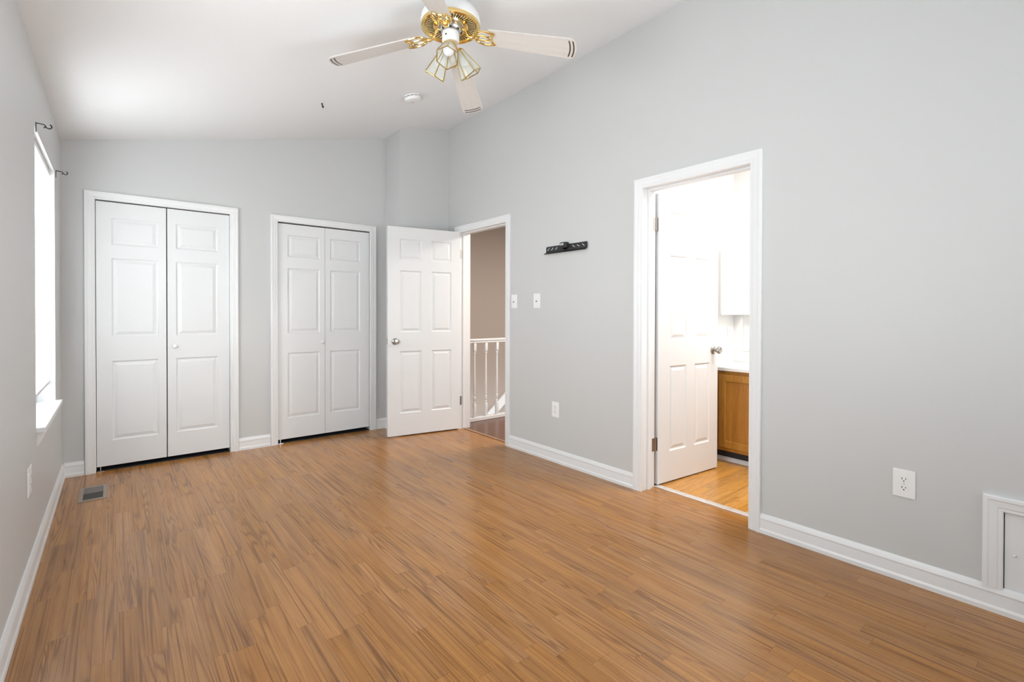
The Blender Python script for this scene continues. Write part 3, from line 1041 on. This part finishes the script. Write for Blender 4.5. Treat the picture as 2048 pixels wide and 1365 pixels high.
def arm_bm():
    bm = bmesh.new()
    tube(bm, smooth_path([(0.056, 0, 0.030), (0.075, 0, 0.022), (0.095, 0, -0.004), (0.113, 0, -0.010), (0.130, 0, -0.004)], 6), [0.0082]*12+[0.0072]*13, 10)
    lathe(bm, [(0.010, -0.004), (0.011, 0.0), (0.010, 0.004)], 12, axis_mtx((0.116, 0, -0.009), (1, 0, 0)))
    for s in (-1, 1):
        tube(bm, [(p[0], p[1], -0.004) for p in petal(s)], 0.0052, 8)
    tube(bm, [(0.172+0.043*cos(a), 0.016*sin(a), -0.005) for a in [2*pi*k/24 for k in range(24)]], 0.0046, 8, True)
    for p in ((0.222, 0.030), (0.222, -0.030), (0.150, 0.0)):
        lathe(bm, [(0.0, -0.008), (0.005, -0.007), (0.006, -0.001), (0.0, -0.001)], 12, Matrix.Translation((p[0], p[1], -0.001)))
    return bm


arm0 = arm_bm(); blade0 = blade_bm()
amesh = obj('blade_arm', arm0, M['brass'], fan, True)
bmesh_o = obj('blade', blade0, M['blade'], fan)
first = True
for k in range(4):
    az = FAZ + k*pi/2
    Mx = Matrix.Rotation(0.039, 4, Vector((-0.026, 0.029, 0))) @ Matrix.Rotation(az, 4, 'Z') @ Matrix.Rotation(DROOP, 4, 'Y')
    if k == 0:
        a, b = amesh, bmesh_o
    else:
        a, b = amesh.copy(), bmesh_o.copy()
        COL.objects.link(a); COL.objects.link(b); a.parent = fan; b.parent = fan
    a.matrix_basis = Mx @ Matrix.Rotation(PITCHB*0.6, 4, 'X')
    b.matrix_basis = Mx @ Matrix.Rotation(PITCHB, 4, 'X')

# light kit: three hexagonal glass shades
bm = lathe(bmesh.new(), [(0.0, -0.052), (0.026, -0.052), (0.030, -0.062), (0.026, -0.078), (0.012, -0.090), (0.008, -0.100), (0.0, -0.102)], 28)
obj('light_fitter', bm, M['brass'], fan, True)
base_dir = math.atan2(-FY, -FX)            # towards the viewer's side of the room
for k, off in enumerate((-8, 112, 226)):
    a = base_dir + radians(off)
    dr = Vector((cos(a), sin(a), 0))
    top = dr*0.042 + Vector((0, 0, -0.082)); bot = dr*0.116 + Vector((0, 0, -0.186))
    ax = (bot-top).normalized()
    lm = axis_mtx(top, ax)
    spin = Matrix.Rotation(radians(21 if k == 0 else 10), 4, 'Z')
    Lh = (bot-top).length
    # arm and socket
    bm = bmesh.new()
    tube(bm, smooth_path([dr*0.020+Vector((0, 0, -0.068)), dr*0.030+Vector((0, 0, -0.066)), dr*0.038+Vector((0, 0, -0.074)), top], 5), 0.006, 10)
    lathe(bm, [(0.0, -0.010), (0.016, -0.008), (0.022, 0.0), (0.027, 0.002), (0.027, 0.006), (0.0, 0.006)], 6, lm @ spin)
    lamp = obj('lamp_holder', bm, M['brass'], fan, True)
    # shade: six trapezoid panes + came
    rt, rb = 0.026, 0.059
    hexa = [(cos(pi/3*j), sin(pi/3*j)) for j in range(6)]
    T_ = [Vector((rt*c, rt*s, 0.004)) for c, s in hexa]
    B_ = [Vector((rb*c, rb*s, Lh+(0.006 if j in (1, 4) else 0.0))) for j, (c, s) in enumerate(hexa)]
    bm = bmesh.new()
    for j in range(6):
        j2 = (j+1) % 6
        bm.faces.new([bm.verts.new(p) for p in (T_[j], T_[j2], B_[j2], B_[j])])
    bmesh.ops.transform(bm, matrix=lm @ spin, verts=bm.verts[:])
    sh = obj('lamp_shade', bm, M['shade'], fan)
    bm = bmesh.new()
    for j in range(6):
        j2 = (j+1) % 6
        tube(bm, [T_[j], B_[j]], 0.0026, 6)
        tube(bm, [B_[j], B_[j2]], 0.0026, 6)
        tube(bm, [T_[j], T_[j2]], 0.0020, 6)
    bmesh.ops.transform(bm, matrix=lm @ spin, verts=bm.verts[:])
    obj('brass_came', bm, M['came'], sh)
    bm = lathe(bmesh.new(), [(0.0, 0.086), (0.012, 0.0835), (0.022, 0.076), (0.028, 0.064), (0.029, 0.054), (0.026, 0.042), (0.018, 0.028), (0.013, 0.018), (0.013, 0.004), (0.0, 0.004)], 28, lm)
    obj('bulb', bm, M['bulb'], fan, True)

# ================================================================== BATHROOM BEYOND
BX1, BY1, BY0, BH = 4.354, 2.160, 0.10, 2.75
struct(obj('floor', newbox(WR2, BX1+0.1, BY0-0.1, BY1+0.1, -0.06, 0.0), M['bathfloor']), 'bathroom laminate floor, warm light put into its golden colour', 'floor')
struct(obj('ceiling', newbox(WR2, BX1+0.1, BY0-0.1, BY1+0.1, BH, BH+0.06), M['ceiling']), 'white bathroom ceiling', 'ceiling')
struct(obj('wall_bathroom_far', newbox(WR2, BX1+0.1, BY1, BY1+0.1, 0, BH), M['bathwall']), 'bright white bathroom wall behind the open bathroom door', 'wall')
struct(obj('wall_bathroom_right', newbox(BX1, BX1+0.1, BY0-0.1, BY1, 0, BH), M['bathwall']), 'bright white bathroom wall behind the vanity', 'wall')
struct(obj('wall_bathroom_near', newbox(WR2, BX1, BY0-0.1, BY0, 0, BH), M['bathwall']), 'near white wall of the bathroom', 'wall')
bm = bmesh.new()
base_piece(bm, WR2+0.001, 3.80, lambda a, o, z: (a, BY1-o, z))
struct(obj('baseboard_bathroom', bm, M['trim']), 'white baseboard behind the open bathroom door', 'baseboard')

# vanity
VX = 3.804
van = tag(empty('vanity_cabinet', (VX, 1.5, 0.0)), 'honey oak bathroom vanity cabinet seen past the bathroom door', 'vanity')
ya, yb = 0.95, BY1-0.001
bm = bmesh.new()
box(bm, VX+0.018, BX1-0.001, ya, yb, 0.095, 0.740)
box(bm, VX+0.080, BX1-0.001, ya, yb, 0.0, 0.095)
rel(obj('body', bm, M['oak']), van)
bm = bmesh.new()   # face frame
box(bm, VX, VX+0.018, ya, yb, 0.690, 0.740); box(bm, VX, VX+0.018, ya, yb, 0.095, 0.140)
for y in (ya, 1.50, yb-0.15):
    box(bm, VX, VX+0.018, y, y+(0.15 if y > 1.9 else 0.05), 0.140, 0.690)
rel(obj('face_frame', bm, M['oakframe']), van)
for d0, d1 in ((1.53, 1.998), (0.98, 1.515)):
    bm = bmesh.new()
    z0, z1 = 0.125, 0.712
    s = 0.055
    xf = VX-0.018
    box(bm, xf, VX-0.0005, d0, d0+s, z0, z1, 0.003); box(bm, xf, VX-0.0005, d1-s, d1, z0, z1, 0.003)
    box(bm, xf, VX-0.0005, d0+s, d1-s, z0, z0+s, 0.003); box(bm, xf, VX-0.0005, d0+s, d1-s, z1-s, z1, 0.003)
    dr = rel(obj('cabinet_door', bm, M['oakframe']), van)
    obj('door_panel', newbox(xf+0.010, VX-0.002, d0+s-0.004, d1-s+0.004, z0+s-0.004, z1-s+0.004), M['oak'], dr)
rel(obj('toe_kick', newbox(VX+0.070, VX+0.080, ya, yb, 0.0, 0.095), M['dark']), van)
ct = obj('countertop', newbox(VX-0.025, BX1-0.001, ya-0.02, BY1-0.001, 0.740, 0.768, 0.004), M['counter'])
tag(ct, 'white vanity countertop with backsplash on the oak cabinet', 'countertop')
bm = bmesh.new()
box(bm, BX1-0.022, BX1-0.002, ya-0.02, BY1-0.002, 0.768, 0.862, 0.003)
box(bm, VX+0.02, BX1-0.022, BY1-0.022, BY1-0.002, 0.768, 0.862, 0.003)
obj('backsplash', bm, M['counter'], ct)
bm = bmesh.new()
pr = [(0, 0), (-0.020, 0), (-0.019, 0.010), (-0.012, 0.022), (-0.004, 0.030), (0, 0.030)]
r0 = [bm.verts.new((VX+0.070+o, ya, z)) for o, z in pr]; r1 = [bm.verts.new((VX+0.070+o, BY1-0.018, z)) for o, z in pr]
for i in range(len(pr)):
    j = (i+1) % len(pr); bm.faces.new((r0[i], r1[i], r1[j], r0[j]))
bm.faces.new(r0); bm.faces.new(r1)
struct(obj('trim_7', bm, M['trim']), 'white quarter round moulding under the vanity toe kick', 'trim')

# medicine cabinet, mirror, outlet
mc = tag(empty('medicine_cabinet', (4.15, 2.06, 1.19)), 'white medicine cabinet on the bathroom wall above the vanity', 'medicine cabinet')
rel(obj('cabinet_body', newbox(3.962, 4.340, 2.078, BY1, 1.195, 1.732, 0.002), M['plastic']), mc)
rel(obj('mirror_door', newbox(3.950, 4.348, 2.060, 2.077, 1.188, 1.738, 0.004), M['counter']), mc)
mr = obj('wall_mirror', newbox(BX1-0.006, BX1, 0.95, 2.064, 0.865, 2.00), M['mirror'])
tag(mr, 'large frameless mirror above the vanity, beside the medicine cabinet', 'mirror')
outlet((4.272, BY1, 1.026), (0, -1, 0), 0.072, 0.118, 'white outlet under the medicine cabinet in the bathroom', 'bathroom outlet')

# ================================================================== HALL BEYOND
HX1, HY0, HY1 = 5.6, 2.262, 5.40
RY = 4.452
bm = newbox(R+0.055, HX1, HY0, RY+0.04, -0.2, 0.0)
struct(obj('floor', bm, M['hallfloor']), 'dark reddish hardwood floor of the hall', 'floor')
struct(obj('ceiling', newbox(WR2, HX1, HY0, HY1+0.1, 2.44, 2.50), M['ceiling']), 'white hall ceiling', 'ceiling')
struct(obj('wall_hall_far', newbox(WR2-0.1, HX1, HY1, HY1+0.1, -2.2, 2.44), M['hallwall']), 'taupe stairwell wall seen through the hall doorway', 'wall')
struct(obj('wall_hall_left', newbox(WR2-0.1, WR2, D+0.121, HY1, -2.2, 2.44), M['hallwall']), 'taupe end wall of the stairwell', 'wall')
struct(obj('wall_hall_right', newbox(HX1, HX1+0.1, HY0, HY1, -2.2, 2.44), M['hallwall']), 'taupe far right wall of the hall', 'wall')
struct(obj('wall_hall_near', newbox(BX1+0.101, HX1, HY0-0.1, HY0, 0, 2.44), M['hallwall']), 'taupe near wall of the hall', 'wall')
struct(obj('floor', newbox(WR2-0.1, HX1, RY+0.04, HY1, -2.3, -2.2), M['hallfloor']), 'dark floor at the foot of the stairwell', 'floor')

rl = tag(empty('stair_railing', (3.5, RY, 0.0)), 'white turned baluster railing across the hall stairwell', 'railing')
rx0, rx1 = WR2+0.002, 4.60
bm = newbox(rx0, rx1, RY-0.030, RY+0.030, 0.890, 0.912, 0.006)
box(bm, rx0, rx1, RY-0.022, RY+0.022, 0.868, 0.892, 0.004)
rel(obj('top_rail', bm, M['trim']), rl)
bm = newbox(rx0, rx1, RY-0.035, RY+0.035, 0.0, 0.040, 0.005)
rel(obj('bottom_rail', bm, M['trim']), rl)


def baluster_bm():
    bm = bmesh.new()
    s = 0.0165
    box(bm, -s, s, -s, s, 0.040, 0.185, 0.002)
    box(bm, -s, s, -s, s, 0.775, 0.870, 0.002)
    prof = [(0.0165, 0.185), (0.012, 0.192), (0.0155, 0.200), (0.0155, 0.206), (0.010, 0.214), (0.012, 0.225), (0.0160, 0.245), (0.0150, 0.262), (0.0105, 0.285), (0.0105, 0.292), (0.0145, 0.298), (0.0145, 0.304), (0.0105, 0.310), (0.0135, 0.330),
            (0.0130, 0.45), (0.0115, 0.60), (0.0100, 0.735), (0.0105, 0.742), (0.0145, 0.748), (0.0145, 0.754), (0.0115, 0.760), (0.0165, 0.775)]
    lathe(bm, prof, 20)
    return bm


b0 = None
xb0 = 3.090
for k in range(10):
    x = xb0 + 0.156*k
    if b0 is None:
        b0 = obj('baluster', baluster_bm(), M['trim'], rl, True)
        o = b0
    else:
        o = b0.copy(); COL.objects.link(o); o.parent = rl
    o.location = (x-3.5, 0, 0)

# sloping white stair skirt on the far stairwell wall
bm = bmesh.new()
def skirt(bm, x0, z0, x1, z1, w, ya, yb):
    d = Vector((x1-x0, 0, z1-z0)).normalized(); nrm = Vector((-d.z, 0, d.x))
    c = [Vector((x0, 0, z0)), Vector((x1, 0, z1)), Vector((x1, 0, z1))-nrm*w, Vector((x0, 0, z0))-nrm*w]
    lo = [bm.verts.new((p.x, ya, p.z)) for p in c]; hi = [bm.verts.new((p.x, yb, p.z)) for p in c]
    for i in range(4):
        bm.faces.new((lo[i], lo[(i+1) % 4], hi[(i+1) % 4], hi[i]))
    bm.faces.new(lo); bm.faces.new(hi)
skirt(bm, 3.00, -0.92, 5.20, 0.82, 0.115, HY1-0.030, HY1)
struct(obj('trim_8', bm, M['trim']), 'sloping white stair skirt board on the taupe stairwell wall', 'trim')
